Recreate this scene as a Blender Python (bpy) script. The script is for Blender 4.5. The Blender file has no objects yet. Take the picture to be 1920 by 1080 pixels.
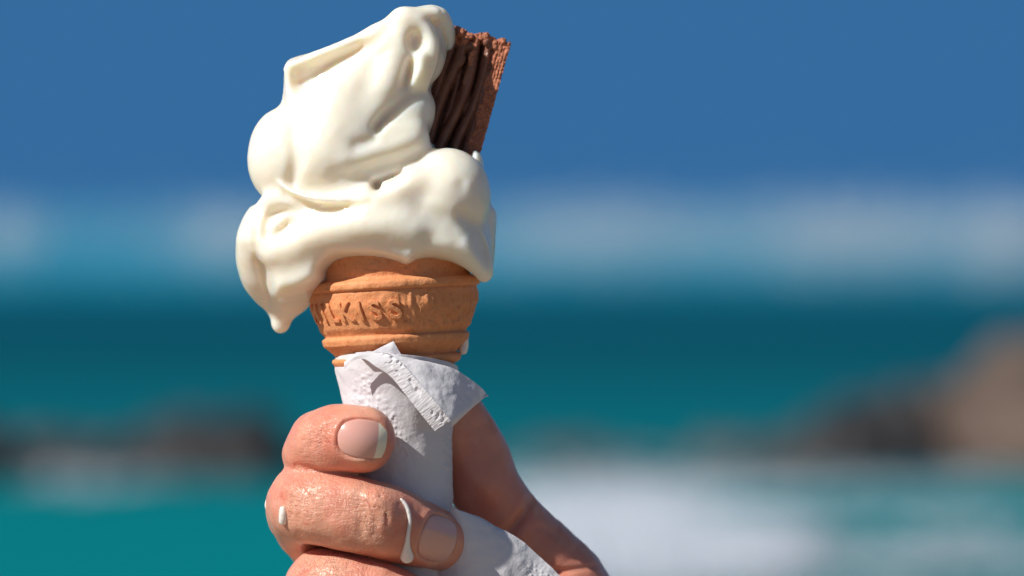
import bpy, math, random
import numpy as np
from mathutils import Vector

# ------------------------------------------------------------------ camera, sky, sun, exposure
D = 1.08                      # camera to ice cream, metres
S = 0.00015                   # metres per modelling unit at the ice cream
HC = 3.0                      # camera height above the sea
sc = bpy.context.scene
cd = bpy.data.cameras.new("camera"); cam = bpy.data.objects.new("camera", cd)
sc.collection.objects.link(cam); sc.camera = cam
cam.location = (0, 0, HC); cam.rotation_euler = (math.radians(90), 0, 0)
cd.lens = 135; cd.sensor_width = 36; cd.shift_y = -165 / 1920
cd.clip_start = 0.05; cd.clip_end = 20000
cd.dof.use_dof = True; cd.dof.focus_distance = D - 0.016; cd.dof.aperture_fstop = 7.6
TO_SUN = Vector((-0.65, -0.40, 0.65)).normalized()
elev = math.asin(TO_SUN.z); azim = math.atan2(TO_SUN.x, TO_SUN.y)
w = bpy.data.worlds.new("World"); sc.world = w; w.use_nodes = True
nt = w.node_tree; nt.nodes.clear()
out = nt.nodes.new("ShaderNodeOutputWorld"); bg = nt.nodes.new("ShaderNodeBackground")
sky = nt.nodes.new("ShaderNodeTexSky"); sky.sky_type = 'NISHITA'; sky.sun_disc = False
sky.sun_elevation = elev; sky.sun_rotation = azim
sky.air_density = 1.0; sky.dust_density = 0.3; sky.ozone_density = 1.0
bg.inputs['Strength'].default_value = 0.05
tc = nt.nodes.new("ShaderNodeTexCoord"); sp = nt.nodes.new("ShaderNodeSeparateXYZ")
mr = nt.nodes.new("ShaderNodeMapRange"); mr.interpolation_type = 'SMOOTHSTEP'
mr.inputs['From Min'].default_value = 0.09; mr.inputs['From Max'].default_value = 0.34
mx = nt.nodes.new("ShaderNodeMix"); mx.data_type = 'RGBA'
mx.inputs[6].default_value = (0.66, 2.72, 6.3, 1)      # clear deep blue of the polarised sky low over the sea
nt.links.new(tc.outputs['Generated'], sp.inputs[0]); nt.links.new(sp.outputs['Z'], mr.inputs['Value'])
nt.links.new(mr.outputs[0], mx.inputs[0]); nt.links.new(sky.outputs[0], mx.inputs[7])
nt.links.new(mx.outputs[2], bg.inputs['Color']); nt.links.new(bg.outputs[0], out.inputs[0])
sl = bpy.data.lights.new("sun", 'SUN'); so = bpy.data.objects.new("sun", sl); sc.collection.objects.link(so)
sl.energy = 4.7; sl.angle = math.radians(0.5); sl.color = (1.0, 0.955, 0.89)
so.rotation_euler = TO_SUN.to_track_quat('Z', 'Y').to_euler()
sc.view_settings.view_transform = 'Standard'; sc.view_settings.look = 'None'
sc.view_settings.exposure = 0.12; sc.view_settings.gamma = 1.0; sc.view_settings.use_curve_mapping = False
sc.cycles.use_denoising = True
sc.cycles.max_bounces = 8

# ------------------------------------------------------------------ object helpers
def link(o, parent=None):
    sc.collection.objects.link(o)
    if parent: o.parent = parent
    return o
def tag(o, label=None, cat=None, group=None, kind=None):
    if label: o['label'] = label
    if cat: o['category'] = cat
    if group: o['group'] = group
    if kind: o['kind'] = kind
    return o
def empty(name, loc=(0, 0, 0)):
    o = bpy.data.objects.new(name, None); o.empty_display_size = 0.01; o.location = loc
    return link(o)
def mesh_np(name, v, f, mat, parent=None, smooth=True, mids=None):
    me = bpy.data.meshes.new(name)
    v = np.asarray(v, np.float32); f = np.asarray(f, np.int32)
    n = f.shape[1]
    me.vertices.add(len(v)); me.vertices.foreach_set("co", v.ravel())
    me.loops.add(f.size); me.loops.foreach_set("vertex_index", f.ravel())
    me.polygons.add(len(f)); me.polygons.foreach_set("loop_start", np.arange(0, f.size, n, dtype=np.int32))
    me.polygons.foreach_set("loop_total", np.full(len(f), n, np.int32))
    if smooth: me.polygons.foreach_set("use_smooth", np.ones(len(f), bool))
    for m in (mat if isinstance(mat, (list, tuple)) else [mat]): me.materials.append(m)
    if mids is not None: me.polygons.foreach_set("material_index", np.asarray(mids, np.int32))
    me.update(); me.validate()
    return link(bpy.data.objects.new(name, me), parent)
def grid_faces(nu, nv, closed_u=False):
    i = np.arange(nu if closed_u else nu - 1); j = np.arange(nv - 1)
    I, J = np.meshgrid(i, j, indexing='ij'); I2 = (I + 1) % nu
    return np.stack([I * nv + J, I2 * nv + J, I2 * nv + J + 1, I * nv + J + 1], -1).reshape(-1, 4)

# modelling space: x to the right, y downwards, d towards the viewer -> metres (plain scale and offset)
def W(p):
    p = np.asarray(p, np.float64)
    return np.stack([(p[..., 0] - 960) * S, D - p[..., 2] * S, HC + (375 - p[..., 1]) * S], -1)
def C(x, y, d):                # where a point seen at x, y stands when it is d nearer than the focus plane
    k = 1 - d * S / D
    return (960 + (x - 960) * k, 375 + (y - 375) * k, d)

# ------------------------------------------------------------------ noise and implicit shapes
def _h(i, j, k, seed):
    n = (i.astype(np.int64) * 73856093) ^ (j.astype(np.int64) * 19349663) ^ (k.astype(np.int64) * 83492791) ^ (seed * 2654435)
    n = (n ^ (n >> 13)) * 1274126177 & 0x7fffffff
    n = (n ^ (n >> 15)) * 668265263 & 0x7fffffff
    return (n & 0xffff) / 32767.5 - 1.0
def vnoise(p, seed=0):
    p = np.asarray(p, np.float64); b = np.floor(p); f = p - b; b = b.astype(np.int64)
    f = f * f * f * (f * (f * 6 - 15) + 10); r = 0
    for i in (0, 1):
        for j in (0, 1):
            for k in (0, 1):
                wt = (f[..., 0] if i else 1 - f[..., 0]) * (f[..., 1] if j else 1 - f[..., 1]) * (f[..., 2] if k else 1 - f[..., 2])
                r = r + wt * _h(b[..., 0] + i, b[..., 1] + j, b[..., 2] + k, seed)
    return r
def fbm(p, seed=0, oct=3):
    r = 0; a = 1.0
    for o in range(oct):
        r = r + a * vnoise(np.asarray(p) * 2 ** o, seed + o); a *= 0.5
    return r
def spline(pts, n=6, closed=False):
    P = np.asarray(pts, float); m = len(P); res = []
    rng = range(m) if closed else range(m - 1)
    for i in rng:
        if closed: a, b, c, e = P[i - 1], P[i], P[(i + 1) % m], P[(i + 2) % m]
        else: a, b, c, e = P[max(i - 1, 0)], P[i], P[i + 1], P[min(i + 2, m - 1)]
        for t in np.arange(n) / n:
            res.append(.5 * ((2 * b) + (-a + c) * t + (2 * a - 5 * b + 4 * c - e) * t * t + (-a + 3 * b - 3 * c + e) * t ** 3))
    if not closed: res.append(P[-1])
    return np.array(res)
def smin(a, b, k):
    h = np.maximum(k - np.abs(a - b), 0) / k
    return np.minimum(a, b) - h * h * k * 0.25
class Vol:
    def __init__(s, x, y, d, h):
        s.h = h
        s.ax = [np.arange(a, b + h, h, dtype=np.float32) for a, b in (x, y, d)]
        s.F = np.full([len(a) for a in s.ax], 60, np.float32)
    def _sl(s, lo, hi):
        r = []
        for a, l, h in zip(s.ax, lo, hi):
            i0 = max(int((l - a[0]) / s.h), 0); i1 = min(int((h - a[0]) / s.h) + 2, len(a)); r.append(slice(i0, max(i1, i0)))
        return tuple(r)
    def put(s, f, lo, hi, k, op):
        pad = k + 8
        sl = s._sl([l - pad for l in lo], [h + pad for h in hi])
        if any(q.stop <= q.start for q in sl): return
        X, Y, Z = s.ax[0][sl[0]][:, None, None], s.ax[1][sl[1]][None, :, None], s.ax[2][sl[2]][None, None, :]
        v = f(X, Y, Z)
        if op == '+': s.F[sl] = smin(s.F[sl], v, k)
        elif op == '-': s.F[sl] = -smin(-s.F[sl], v, k)
        elif op == 'd': s.F[sl] += v
    def ell(s, c, r, k=12, op='+', rot=0.0, tilt=0.0):
        c = C(*c); R = max(r); ca, sa = math.cos(math.radians(rot)), math.sin(math.radians(rot))
        cb, sb = math.cos(math.radians(tilt)), math.sin(math.radians(tilt))
        def f(X, Y, Z):
            x, y, z = X - c[0], Y - c[1], Z - c[2]
            x, y = x * ca + y * sa, -x * sa + y * ca
            x, z = x * cb + z * sb, -x * sb + z * cb
            k0 = np.sqrt((x / r[0]) ** 2 + (y / r[1]) ** 2 + (z / r[2]) ** 2)
            k1 = np.sqrt((x / r[0] ** 2) ** 2 + (y / r[1] ** 2) ** 2 + (z / r[2] ** 2) ** 2) + 1e-6
            return k0 * (k0 - 1) / k1
        s.put(f, [q - R for q in c], [q + R for q in c], k, op)
    def tube(s, pts, k=12, op='+', n=4, raw=False):
        P = np.array([(*C(p[0], p[1], p[2]), p[3]) for p in pts])
        if len(P) > 2 and not raw: P = spline(P, n)
        lo = (P[:, :3] - P[:, 3:]).min(0); hi = (P[:, :3] + P[:, 3:]).max(0)
        def f(X, Y, Z):
            r = None
            for a, b in zip(P[:-1], P[1:]):
                e = b[:3] - a[:3]; L = max(float(e @ e), 1e-6)
                t = np.clip(((X - a[0]) * e[0] + (Y - a[1]) * e[1] + (Z - a[2]) * e[2]) / L, 0, 1)
                q = np.sqrt((X - a[0] - t * e[0]) ** 2 + (Y - a[1] - t * e[1]) ** 2 + (Z - a[2] - t * e[2]) ** 2) - (a[3] + (b[3] - a[3]) * t)
                r = q if r is None else np.minimum(r, q)
            return r.astype(np.float32)
        s.put(f, lo, hi, k, op)
    def slab(s, poly, zc, H, R, k=12, op='+', sp=True, back=None):
        P = spline(poly, 5, True) if sp else np.asarray(poly, float)
        lo2, hi2 = P.min(0), P.max(0); hb = back or H; Hm = 180 if callable(H) else H
        def f(X, Y, Z):
            x, y = X[:, :, 0], Y[:, :, 0]
            dd = np.full(np.broadcast(x, y).shape, 1e9); ins = np.zeros(dd.shape, bool)
            for a, b in zip(P, np.roll(P, -1, 0)):
                e = b - a; t = np.clip(((x - a[0]) * e[0] + (y - a[1]) * e[1]) / max(e @ e, 1e-9), 0, 1)
                dd = np.minimum(dd, (x - a[0] - t * e[0]) ** 2 + (y - a[1] - t * e[1]) ** 2)
                c1 = (a[1] <= y) != (b[1] <= y)
                ins ^= c1 & (x < a[0] + (y - a[1]) / (e[1] if abs(e[1]) > 1e-9 else 1e-9) * e[0])
            dist = np.sqrt(dd); din = np.where(ins, dist, -dist)
            u = np.maximum(1 - din / R, 0)[:, :, None]
            z0 = zc(x, y)[:, :, None] if callable(zc) else zc
            dz = Z - z0
            Hf = H(x, y)[:, :, None] if callable(H) else H
            Hh = np.where(dz > 0, Hf, hb); v = np.abs(dz) / Hh
            k0 = np.sqrt(u * u + v * v); k1 = np.sqrt((u / R) ** 2 + (v / Hh) ** 2) + 1e-6
            return (k0 * (k0 - 1) / k1).astype(np.float32)
        zz = zc(np.array([[lo2[0], hi2[0]]]), np.array([[lo2[1]], [hi2[1]]])) if callable(zc) else np.array([zc])
        s.put(f, (*lo2, zz.min() - hb), (*hi2, zz.max() + Hm), k, op)
    def mesh(s):
        F = s.F; h = s.h; ins = F < 0
        m = ins[:-1, :-1, :-1].copy(); al = m.copy()
        for i in (0, 1):
            for j in (0, 1):
                for k in (0, 1):
                    q = ins[i:F.shape[0] - 1 + i, j:F.shape[1] - 1 + j, k:F.shape[2] - 1 + k]
                    m |= q; al &= q
        act = m & ~al
        I, J, K = np.nonzero(act)
        idx = np.full(act.shape, -1, np.int32); idx[I, J, K] = np.arange(len(I))
        cor = [(i, j, k) for i in (0, 1) for j in (0, 1) for k in (0, 1)]
        V = np.stack([F[I + i, J + j, K + k] for i, j, k in cor], 1)
        acc = np.zeros((len(I), 3)); cnt = np.zeros(len(I))
        for a in range(8):
            for b in range(a + 1, 8):
                ca, cb = np.array(cor[a]), np.array(cor[b])
                if abs(ca - cb).sum() != 1: continue
                va, vb = V[:, a], V[:, b]; c = (va < 0) != (vb < 0)
                t = np.where(c, va / np.where(c, va - vb, 1), 0)
                acc += np.where(c[:, None], ca + t[:, None] * (cb - ca), 0); cnt += c
        P = acc / cnt[:, None] + np.stack([I, J, K], 1)
        P = P * h + np.array([a[0] for a in s.ax])
        faces = []
        for ax in range(3):
            o = [x for x in range(3) if x != ax]
            n = F.shape
            sl0 = [slice(1, n[q] - 1) for q in range(3)]; sl1 = list(sl0)
            sl0[ax] = slice(0, n[ax] - 1); sl1[ax] = slice(1, n[ax])
            A = ins[tuple(sl0)]; B = ins[tuple(sl1)]
            for flip, cmask in ((0, A & ~B), (1, ~A & B)):
                q = list(np.nonzero(cmask)); q[o[0]] = q[o[0]] + 1; q[o[1]] = q[o[1]] + 1
                def g(du, dv):
                    r = [x.copy() for x in q]; r[o[0]] -= du; r[o[1]] -= dv
                    return idx[r[0], r[1], r[2]]
                qd = [g(0, 0), g(1, 0), g(1, 1), g(0, 1)]
                if flip ^ (ax == 1): qd = qd[::-1]
                faces.append(np.stack(qd, 1))
        Fc = np.concatenate(faces)
        Fc = Fc[(Fc >= 0).all(1)]
        return P, Fc[:, ::-1]   # y points down in modelling space: reversed winding
def vnormals(P, F):
    fn = np.cross(P[F[:, 1]] - P[F[:, 0]], P[F[:, 2]] - P[F[:, 0]])
    N = np.zeros_like(P)
    for c in range(F.shape[1]): np.add.at(N, F[:, c], fn)
    return N / (np.linalg.norm(N, axis=1, keepdims=True) + 1e-12)
def relax(P, F, it=2, lam=0.5):
    for _ in range(it):
        A = np.zeros_like(P); n = np.zeros(len(P))
        for a, b in ((0, 1), (1, 2), (2, 3), (3, 0)):
            np.add.at(A, F[:, a], P[F[:, b]]); np.add.at(A, F[:, b], P[F[:, a]])
            np.add.at(n, F[:, a], 1); np.add.at(n, F[:, b], 1)
        P = P + lam * (A / np.maximum(n, 1)[:, None] - P)
    return P

# ------------------------------------------------------------------ materials
def material(name, color, rough=0.5, spec=0.5, sss=None, bump=None, vary=None, coat=0.0):
    m = bpy.data.materials.new(name); m.use_nodes = True; t = m.node_tree; p = t.nodes['Principled BSDF']
    p.inputs['Base Color'].default_value = (*color, 1); p.inputs['Roughness'].default_value = rough
    p.inputs['Specular IOR Level'].default_value = spec
    if coat: p.inputs['Coat Weight'].default_value = coat; p.inputs['Coat Roughness'].default_value = 0.12
    if sss:
        p.inputs['Subsurface Weight'].default_value = sss[0]; p.inputs['Subsurface Radius'].default_value = sss[1]
        p.inputs['Subsurface Scale'].default_value = sss[2]
    co = t.nodes.new('ShaderNodeTexCoord')
    if vary:     # (scale, second colour, low, high)[, more]
        last = None
        for i, (scale, c2, lo, hi) in enumerate(vary):
            n = t.nodes.new('ShaderNodeTexNoise'); n.inputs['Scale'].default_value = scale; n.inputs['Detail'].default_value = 4
            t.links.new(co.outputs['Object'], n.inputs['Vector'])
            r = t.nodes.new('ShaderNodeMapRange'); r.inputs['From Min'].default_value = lo; r.inputs['From Max'].default_value = hi
            t.links.new(n.outputs['Fac'], r.inputs['Value'])
            x = t.nodes.new('ShaderNodeMix'); x.data_type = 'RGBA'; x.inputs[7].default_value = (*c2, 1)
            if last: t.links.new(last, x.inputs[6])
            else: x.inputs[6].default_value = (*color, 1)
            t.links.new(r.outputs[0], x.inputs[0]); last = x.outputs[2]
        t.links.new(last, p.inputs['Base Color'])
    if bump:     # list of (kind, scale, distance, stretch)
        nrm = None
        for kind, scale, dist, st in bump:
            mp = t.nodes.new('ShaderNodeMapping'); mp.inputs['Scale'].default_value = st
            t.links.new(co.outputs['Object'], mp.inputs['Vector'])
            if kind == 'noise':
                n = t.nodes.new('ShaderNodeTexNoise'); n.inputs['Detail'].default_value = 5; o = n.outputs['Fac']
            else:
                n = t.nodes.new('ShaderNodeTexVoronoi'); n.feature = 'DISTANCE_TO_EDGE' if kind == 'cell' else 'F1'; o = n.outputs['Distance']
            n.inputs['Scale'].default_value = scale; t.links.new(mp.outputs[0], n.inputs['Vector'])
            b = t.nodes.new('ShaderNodeBump'); b.inputs['Distance'].default_value = dist
            t.links.new(o, b.inputs['Height'])
            if nrm: t.links.new(nrm, b.inputs['Normal'])
            nrm = b.outputs[0]
        t.links.new(nrm, p.inputs['Normal'])
    return m
M_cream = material('soft_serve_cream', (0.95, 0.865, 0.74), 0.24, 0.5, coat=0.25, sss=(1.0, (1.0, 0.74, 0.48), 0.0044),
                   bump=[('noise', 90, 0.0003, (1, 1, 1))])
M_milk = material('melted_cream', (0.90, 0.84, 0.78), 0.15, 0.5, sss=(0.6, (1.0, 0.7, 0.5), 0.0008), coat=.3)
M_skin = material('skin', (0.73, 0.36, 0.245), 0.31, 0.5, sss=(0.5, (1.0, 0.36, 0.20), 0.0035),
                  bump=[('cell', 1700, 0.00005, (1, 1, .6)), ('noise', 2400, 0.00006, (1, 1, 1))],
                  vary=[(110, (0.73, 0.27, 0.19), 0.42, 0.72), (320, (0.76, 0.40, 0.28), 0.5, 0.8)])
def skin_wrinkles(m):          # fine crossing lines of the skin, stronger over the joints
    t = m.node_tree; p = t.nodes['Principled BSDF']; co = t.nodes.new('ShaderNodeTexCoord')
    at = t.nodes.new('ShaderNodeAttribute'); at.attribute_name = 'wrinkle'; prev = p.inputs['Normal'].links[0].from_socket
    for sc_, dist in (((1, 1, 3.2), 0.00075), ((3.0, 1, 1), 0.0006), ((1, 1, 1.4), 0.00035)):
        mp = t.nodes.new('ShaderNodeMapping'); mp.inputs['Scale'].default_value = sc_; t.links.new(co.outputs['Object'], mp.inputs[0])
        n = t.nodes.new('ShaderNodeTexNoise'); n.inputs['Scale'].default_value = 240; n.inputs['Detail'].default_value = 3; n.inputs['Distortion'].default_value = 0.6
        t.links.new(mp.outputs[0], n.inputs['Vector'])
        a = t.nodes.new('ShaderNodeMath'); a.operation = 'SUBTRACT'; a.inputs[1].default_value = 0.5; t.links.new(n.outputs['Fac'], a.inputs[0])
        b = t.nodes.new('ShaderNodeMath'); b.operation = 'ABSOLUTE'; t.links.new(a.outputs[0], b.inputs[0])
        c = t.nodes.new('ShaderNodeMapRange'); c.inputs['From Max'].default_value = 0.06; t.links.new(b.outputs[0], c.inputs['Value'])
        bp = t.nodes.new('ShaderNodeBump'); bp.inputs['Distance'].default_value = dist * .24
        t.links.new(at.outputs['Fac'], bp.inputs['Strength']); t.links.new(c.outputs[0], bp.inputs['Height']); t.links.new(prev, bp.inputs['Normal']); prev = bp.outputs[0]
    t.links.new(prev, p.inputs['Normal'])
    ra = t.nodes.new('ShaderNodeAttribute'); ra.attribute_name = 'flush_shade'
    mm = t.nodes.new('ShaderNodeMath'); mm.operation = 'MULTIPLY'; mm.inputs[1].default_value = .6; t.links.new(ra.outputs['Fac'], mm.inputs[0])
    x = t.nodes.new('ShaderNodeMix'); x.data_type = 'RGBA'; x.inputs[7].default_value = (.66, .16, .10, 1)
    t.links.new(p.inputs['Base Color'].links[0].from_socket, x.inputs[6]); t.links.new(mm.outputs[0], x.inputs[0]); t.links.new(x.outputs[2], p.inputs['Base Color'])
skin_wrinkles(M_skin)
M_nail = material('nail_plate', (0.74, 0.40, 0.33), 0.18, 0.7, sss=(0.3, (1, .4, .3), 0.002), coat=0.5)
M_nailtip = material('nail_tip', (0.92, 0.84, 0.64), 0.3, 0.4)
M_wafer = material('wafer', (0.73, 0.295, 0.125), 0.62, 0.3, sss=(0.15, (1, .4, .15), 0.002),
                   bump=[('noise', 420, 0.0004, (1, 1, .9)), ('noise', 1700, 0.00018, (1, 1, .8))],
                   vary=[(120, (0.76, 0.34, 0.15), 0.4, 0.7), (600, (0.60, 0.22, 0.075), 0.55, 0.75)])
M_choc = material('chocolate', (0.185, 0.078, 0.050), 0.36, 0.4, bump=[('noise', 500, 0.0003, (1, 1, .2))],
                  vary=[(260, (0.23, 0.10, 0.065), 0.4, 0.7)])
M_lit_crumb = material('lit_crumbled_chocolate', (0.52, 0.20, 0.115), 0.8, 0.2, bump=[('noise', 1400, 0.001, (1, 1, .6)), ('pit', 900, 0.0006, (1, 1, 1))],
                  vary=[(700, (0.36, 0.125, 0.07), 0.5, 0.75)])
def paper(name, emboss):
    m = material(name, (0.87, 0.86, 0.89), 0.75, 0.2, bump=emboss)
    t = m.node_tree; p = t.nodes['Principled BSDF']; o = t.nodes['Material Output']
    tr = t.nodes.new('ShaderNodeBsdfTranslucent'); tr.inputs[0].default_value = (0.83, 0.80, 0.84, 1)
    x = t.nodes.new('ShaderNodeMixShader'); x.inputs[0].default_value = 0.22
    t.links.new(p.outputs[0], x.inputs[1]); t.links.new(tr.outputs[0], x.inputs[2]); t.links.new(x.outputs[0], o.inputs[0])
    return m
M_paper = paper('napkin_paper', [('noise', 130, 0.0006, (1, 1, 1)), ('noise', 1500, 0.0001, (1, 1, 1))])
M_emboss = paper('embossed_paper', [('noise', 1800, 0.0001, (1, 1, 1))])

# ------------------------------------------------------------------ the sea
def ramp_material(name, stops, rough, spec):
    """water colour by distance from the shore (depth of the water), broken up by noise"""
    m = bpy.data.materials.new(name); m.use_nodes = True; t = m.node_tree; p = t.nodes['Principled BSDF']
    co = t.nodes.new('ShaderNodeTexCoord'); s_ = t.nodes.new('ShaderNodeSeparateXYZ'); t.links.new(co.outputs['Object'], s_.inputs[0])
    mp = t.nodes.new('ShaderNodeMapping'); mp.inputs['Scale'].default_value = (0.05, 0.09, 0.1); t.links.new(co.outputs['Object'], mp.inputs[0])
    n = t.nodes.new('ShaderNodeTexNoise'); n.inputs['Scale'].default_value = 1.0; n.inputs['Detail'].default_value = 3; t.links.new(mp.outputs[0], n.inputs['Vector'])
    a = t.nodes.new('ShaderNodeMath'); a.operation = 'MULTIPLY_ADD'; a.inputs[1].default_value = 0.08; a.inputs[2].default_value = 0.96
    t.links.new(n.outputs['Fac'], a.inputs[0])
    mul = t.nodes.new('ShaderNodeMath'); mul.operation = 'MULTIPLY'; t.links.new(s_.outputs['Y'], mul.inputs[0]); t.links.new(a.outputs[0], mul.inputs[1])
    mxm = t.nodes.new('ShaderNodeMath'); mxm.operation = 'MAXIMUM'; mxm.inputs[1].default_value = 20; t.links.new(mul.outputs[0], mxm.inputs[0])
    inv = t.nodes.new('ShaderNodeMath'); inv.operation = 'DIVIDE'; inv.inputs[0].default_value = 30.0; t.links.new(mxm.outputs[0], inv.inputs[1])
    r = t.nodes.new('ShaderNodeValToRGB'); t.links.new(inv.outputs[0], r.inputs[0])
    el = r.color_ramp.elements
    while len(el) > 1: el.remove(el[-1])
    el[0].position = stops[0][0]; el[0].color = (*stops[0][1], 1)
    for q, c in stops[1:]: e = el.new(q); e.color = (*c, 1)
    t.links.new(r.outputs[0], p.inputs['Base Color']); p.inputs['Roughness'].default_value = rough; p.inputs['Specular IOR Level'].default_value = spec
    return m
M_sea = ramp_material('sea_water', [(0.0, (.035, .17, .34)), (0.06, (.05, .22, .36)), (0.15, (.022, .21, .34)), (0.235, (.005, .17, .26)),
                                    (0.262, (.000, .072, .118)), (0.40, (.000, .070, .105)), (0.48, (.000, .095, .13)), (0.62, (.000, .125, .155)),
                                    (0.80, (.000, .165, .19)), (1.0, (.000, .18, .20))], 0.6, 0.02)
def build_sea():
    xs = np.sinh(np.linspace(-6.2, 6.2, 220)) * 18; ys = np.concatenate([np.sinh(np.linspace(-5, -.01, 30)) * 40, 4 + np.sinh(np.linspace(0, 6.5, 420)) * 24])
    X, Y = np.meshgrid(xs, ys, indexing='ij')
    amp = np.exp(-np.maximum(Y, 0) / 900)
    Z = amp * (0.05 * np.sin(Y * 0.55 + 0.8 * np.sin(X * .05)) + 0.05 * fbm(np.stack([X * .12, Y * .35, X * 0], -1), 5, 3))
    Z += 0.22 * np.exp(-((Y - 118 - 3 * np.sin(X * .08)) / 2.6) ** 2) + 0.12 * np.exp(-((Y - 74 - 2 * np.sin(X * .11 + 1)) / 1.8) ** 2)
    Z = np.where(Y < 6, -0.05, Z)
    V = np.stack([X, Y, Z], -1).reshape(-1, 3)
    o = mesh_np('sea', V, grid_faces(len(xs), len(ys)), M_sea)
    tag(o, 'blurred teal and turquoise sea reaching to the horizon', kind='structure')
build_sea()
PXA = 36 / 135 / 1920
M_added_sand = material('added_sand', (0.30, 0.235, 0.16), 0.9, 0.1, bump=[('noise', 8, 0.05, (1, 1, 1))])
def build_bounce_sand():  # unseen sand sheet, added to bounce warm fill up onto the subject
    xs = np.linspace(-60, 60, 80); ys = np.linspace(-60, 13, 80); X, Y = np.meshgrid(xs, ys, indexing='ij')
    Z = 1.35 - np.clip((Y - 2) / 9, 0, 1) ** 1.3 * 1.6 + 0.05 * fbm(np.stack([X * .3, Y * .3, X * 0], -1), 2, 3)
    tag(mesh_np('bounce_sand', np.stack([X, Y, Z], -1).reshape(-1, 3), grid_faces(80, 80), M_added_sand), 'unseen sand sheet added under the camera for warm bounce light', kind='structure')
build_bounce_sand()
def far(px, py, Y): return ((px - 960) * PXA * Y, Y, HC + (375 - py) * PXA * Y)

# spray and foam: many small flecks of white water, real scattered geometry
def flecks(name, blobs, label, size, alb, flat):
    rng = np.random.default_rng(7); V = []; F = []
    tet = np.array([(1, 1, 1), (1, -1, -1), (-1, 1, -1), (-1, -1, 1)]) * .6; n = 0
    tf = np.array([(0, 1, 2), (0, 3, 1), (0, 2, 3), (1, 3, 2)])
    for (px, py, Y, sx, sy, cnt) in blobs:
        q = rng.normal(size=(cnt, 3))
        px_, py_ = px + q[:, 0] * sx, py + q[:, 1] * sy
        if flat:
            Yq = HC / (np.maximum(py_ - 375, 20) * PXA); pos = np.stack([(px_ - 960) * PXA * Yq, Yq, np.full(cnt, 0.04)], 1)
        else:
            Yq = Y + q[:, 2] * 2.0; pos = np.stack([(px_ - 960) * PXA * Yq, Yq, HC + (375 - py_) * PXA * Yq], 1); pos = pos[pos[:, 2] > 0.0]
        for c in pos:
            s_ = size * (0.5 + rng.random()); sc_ = np.array([s_ * 1.5, s_ * 1.5, s_ * (.35 if flat else 1)])
            V.append(tet[:, :] * sc_ * rng.uniform(.7, 1.3, (4, 3)) + c); F.append(tf + n); n += 4
    o = mesh_np(name, np.concatenate(V), np.concatenate(F), material(name + '_water', alb, 0.8, 0.1), smooth=False)
    return tag(o, label, kind='stuff')
flecks('sea_spray', [(1170, 440, 135, 120, 40, 1300), (1090, 440, 135, 90, 34, 500), (1560, 445, 135, 95, 40, 2000), (1720, 445, 135, 110, 38, 1400),
                     (1900, 455, 135, 60, 42, 2200), (430, 440, 135, 60, 30, 900), (15, 440, 135, 40, 30, 600), (700, 450, 135, 300, 36, 1800), (1400, 450, 135, 260, 40, 900)],
       'pale misty spray over the breaking waves far out', 0.045, (.62, .70, .78), False)
flecks('sea_foam', [(1240, 995, 0, 140, 42, 5200), (1120, 975, 0, 90, 32, 2000), (1420, 1000, 0, 60, 40, 1000), (1260, 935, 0, 150, 12, 500), (1000, 960, 0, 90, 30, 800),
                    (1800, 970, 0, 90, 40, 500), (1700, 1068, 0, 250, 12, 450), (1150, 1080, 0, 200, 25, 1200), (1600, 930, 0, 160, 12, 260), (170, 905, 0, 90, 9, 120)],
       'white foam washing over turquoise water beside the rocks', 0.045, (.66, .72, .80), True)

# rocks
M_rock_dark = material('wet_rock', (0.018, 0.018, 0.020), 0.55, 0.4, bump=[('noise', 3, 0.2, (1, 1, 1))], vary=[(1.2, (.045, .04, .04), .45, .7)])
M_rock_grey = material('grey_rock', (0.055, 0.06, 0.062), 0.6, 0.3, vary=[(1.2, (.09, .09, .09), .45, .7)])
M_rock_brown = material('dry_rock', (0.14, 0.10, 0.08), 0.85, 0.2, bump=[('noise', 4, 0.15, (1, 1, 1))], vary=[(1.5, (.09, .06, .05), .5, .68)])
def rock(px0, px1, top, Y, mat, seed, label, depth=None):
    X0, X1 = (px0 - 960) * PXA * Y, (px1 - 960) * PXA * Y; zt = HC + (375 - top) * PXA * Y
    rx = (X1 - X0) / 2; rz = zt + 0.35; ry = depth or rx * .7
    nu, nv = 64, 40
    th = np.linspace(0, 2 * np.pi, nu, endpoint=False); ph = np.linspace(-.5 * np.pi, .5 * np.pi, nv)
    T, Pp = np.meshgrid(th, ph, indexing='ij')
    n = np.stack([np.cos(T) * np.cos(Pp), np.sin(T) * np.cos(Pp), np.sin(Pp)], -1)
    r = 1 + 0.22 * fbm(n * 1.6 + seed * 3.1, seed, 4) + 0.05 * np.abs(vnoise(n * 7 + seed, seed))
    P = n * r[..., None] * np.array([rx, ry, rz]); P[..., 0] += (X0 + X1) / 2; P[..., 1] += Y; P[..., 2] -= 0.35
    o = mesh_np('rock', P.reshape(-1, 3), grid_faces(nu, nv, True), mat)
    return tag(o, label, 'rock', 'rocks standing in the shallow water')
rock(-300, 50, 778, 43.0, M_rock_dark, 1, 'dark low rock cut off by the left edge of the picture')
rock(-20, 300, 806, 44.0, M_rock_dark, 2, 'small low dark rock between the two longer rocks at far left')
rock(180, 590, 780, 43.5, M_rock_dark, 3, 'long flat near-black rock beside the index finger')
rock(545, 1000, 822, 45.5, M_rock_dark, 4, 'dark rock mostly hidden behind the thumb and the napkin')
rock(940, 1290, 828, 45.0, M_rock_grey, 5, 'low grey rock just right of the thumb above the white foam')
rock(1240, 1530, 830, 44.5, M_rock_grey, 6, 'low grey rock above the white foam, left of the black rock')
rock(1430, 1790, 782, 43.2, M_rock_dark, 8, 'black wet rock at the foot of the big brown rock')
rock(1700, 2460, 622, 43.6, M_rock_brown, 9, 'big sunlit brown rock at the right edge', 1.2)
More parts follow.
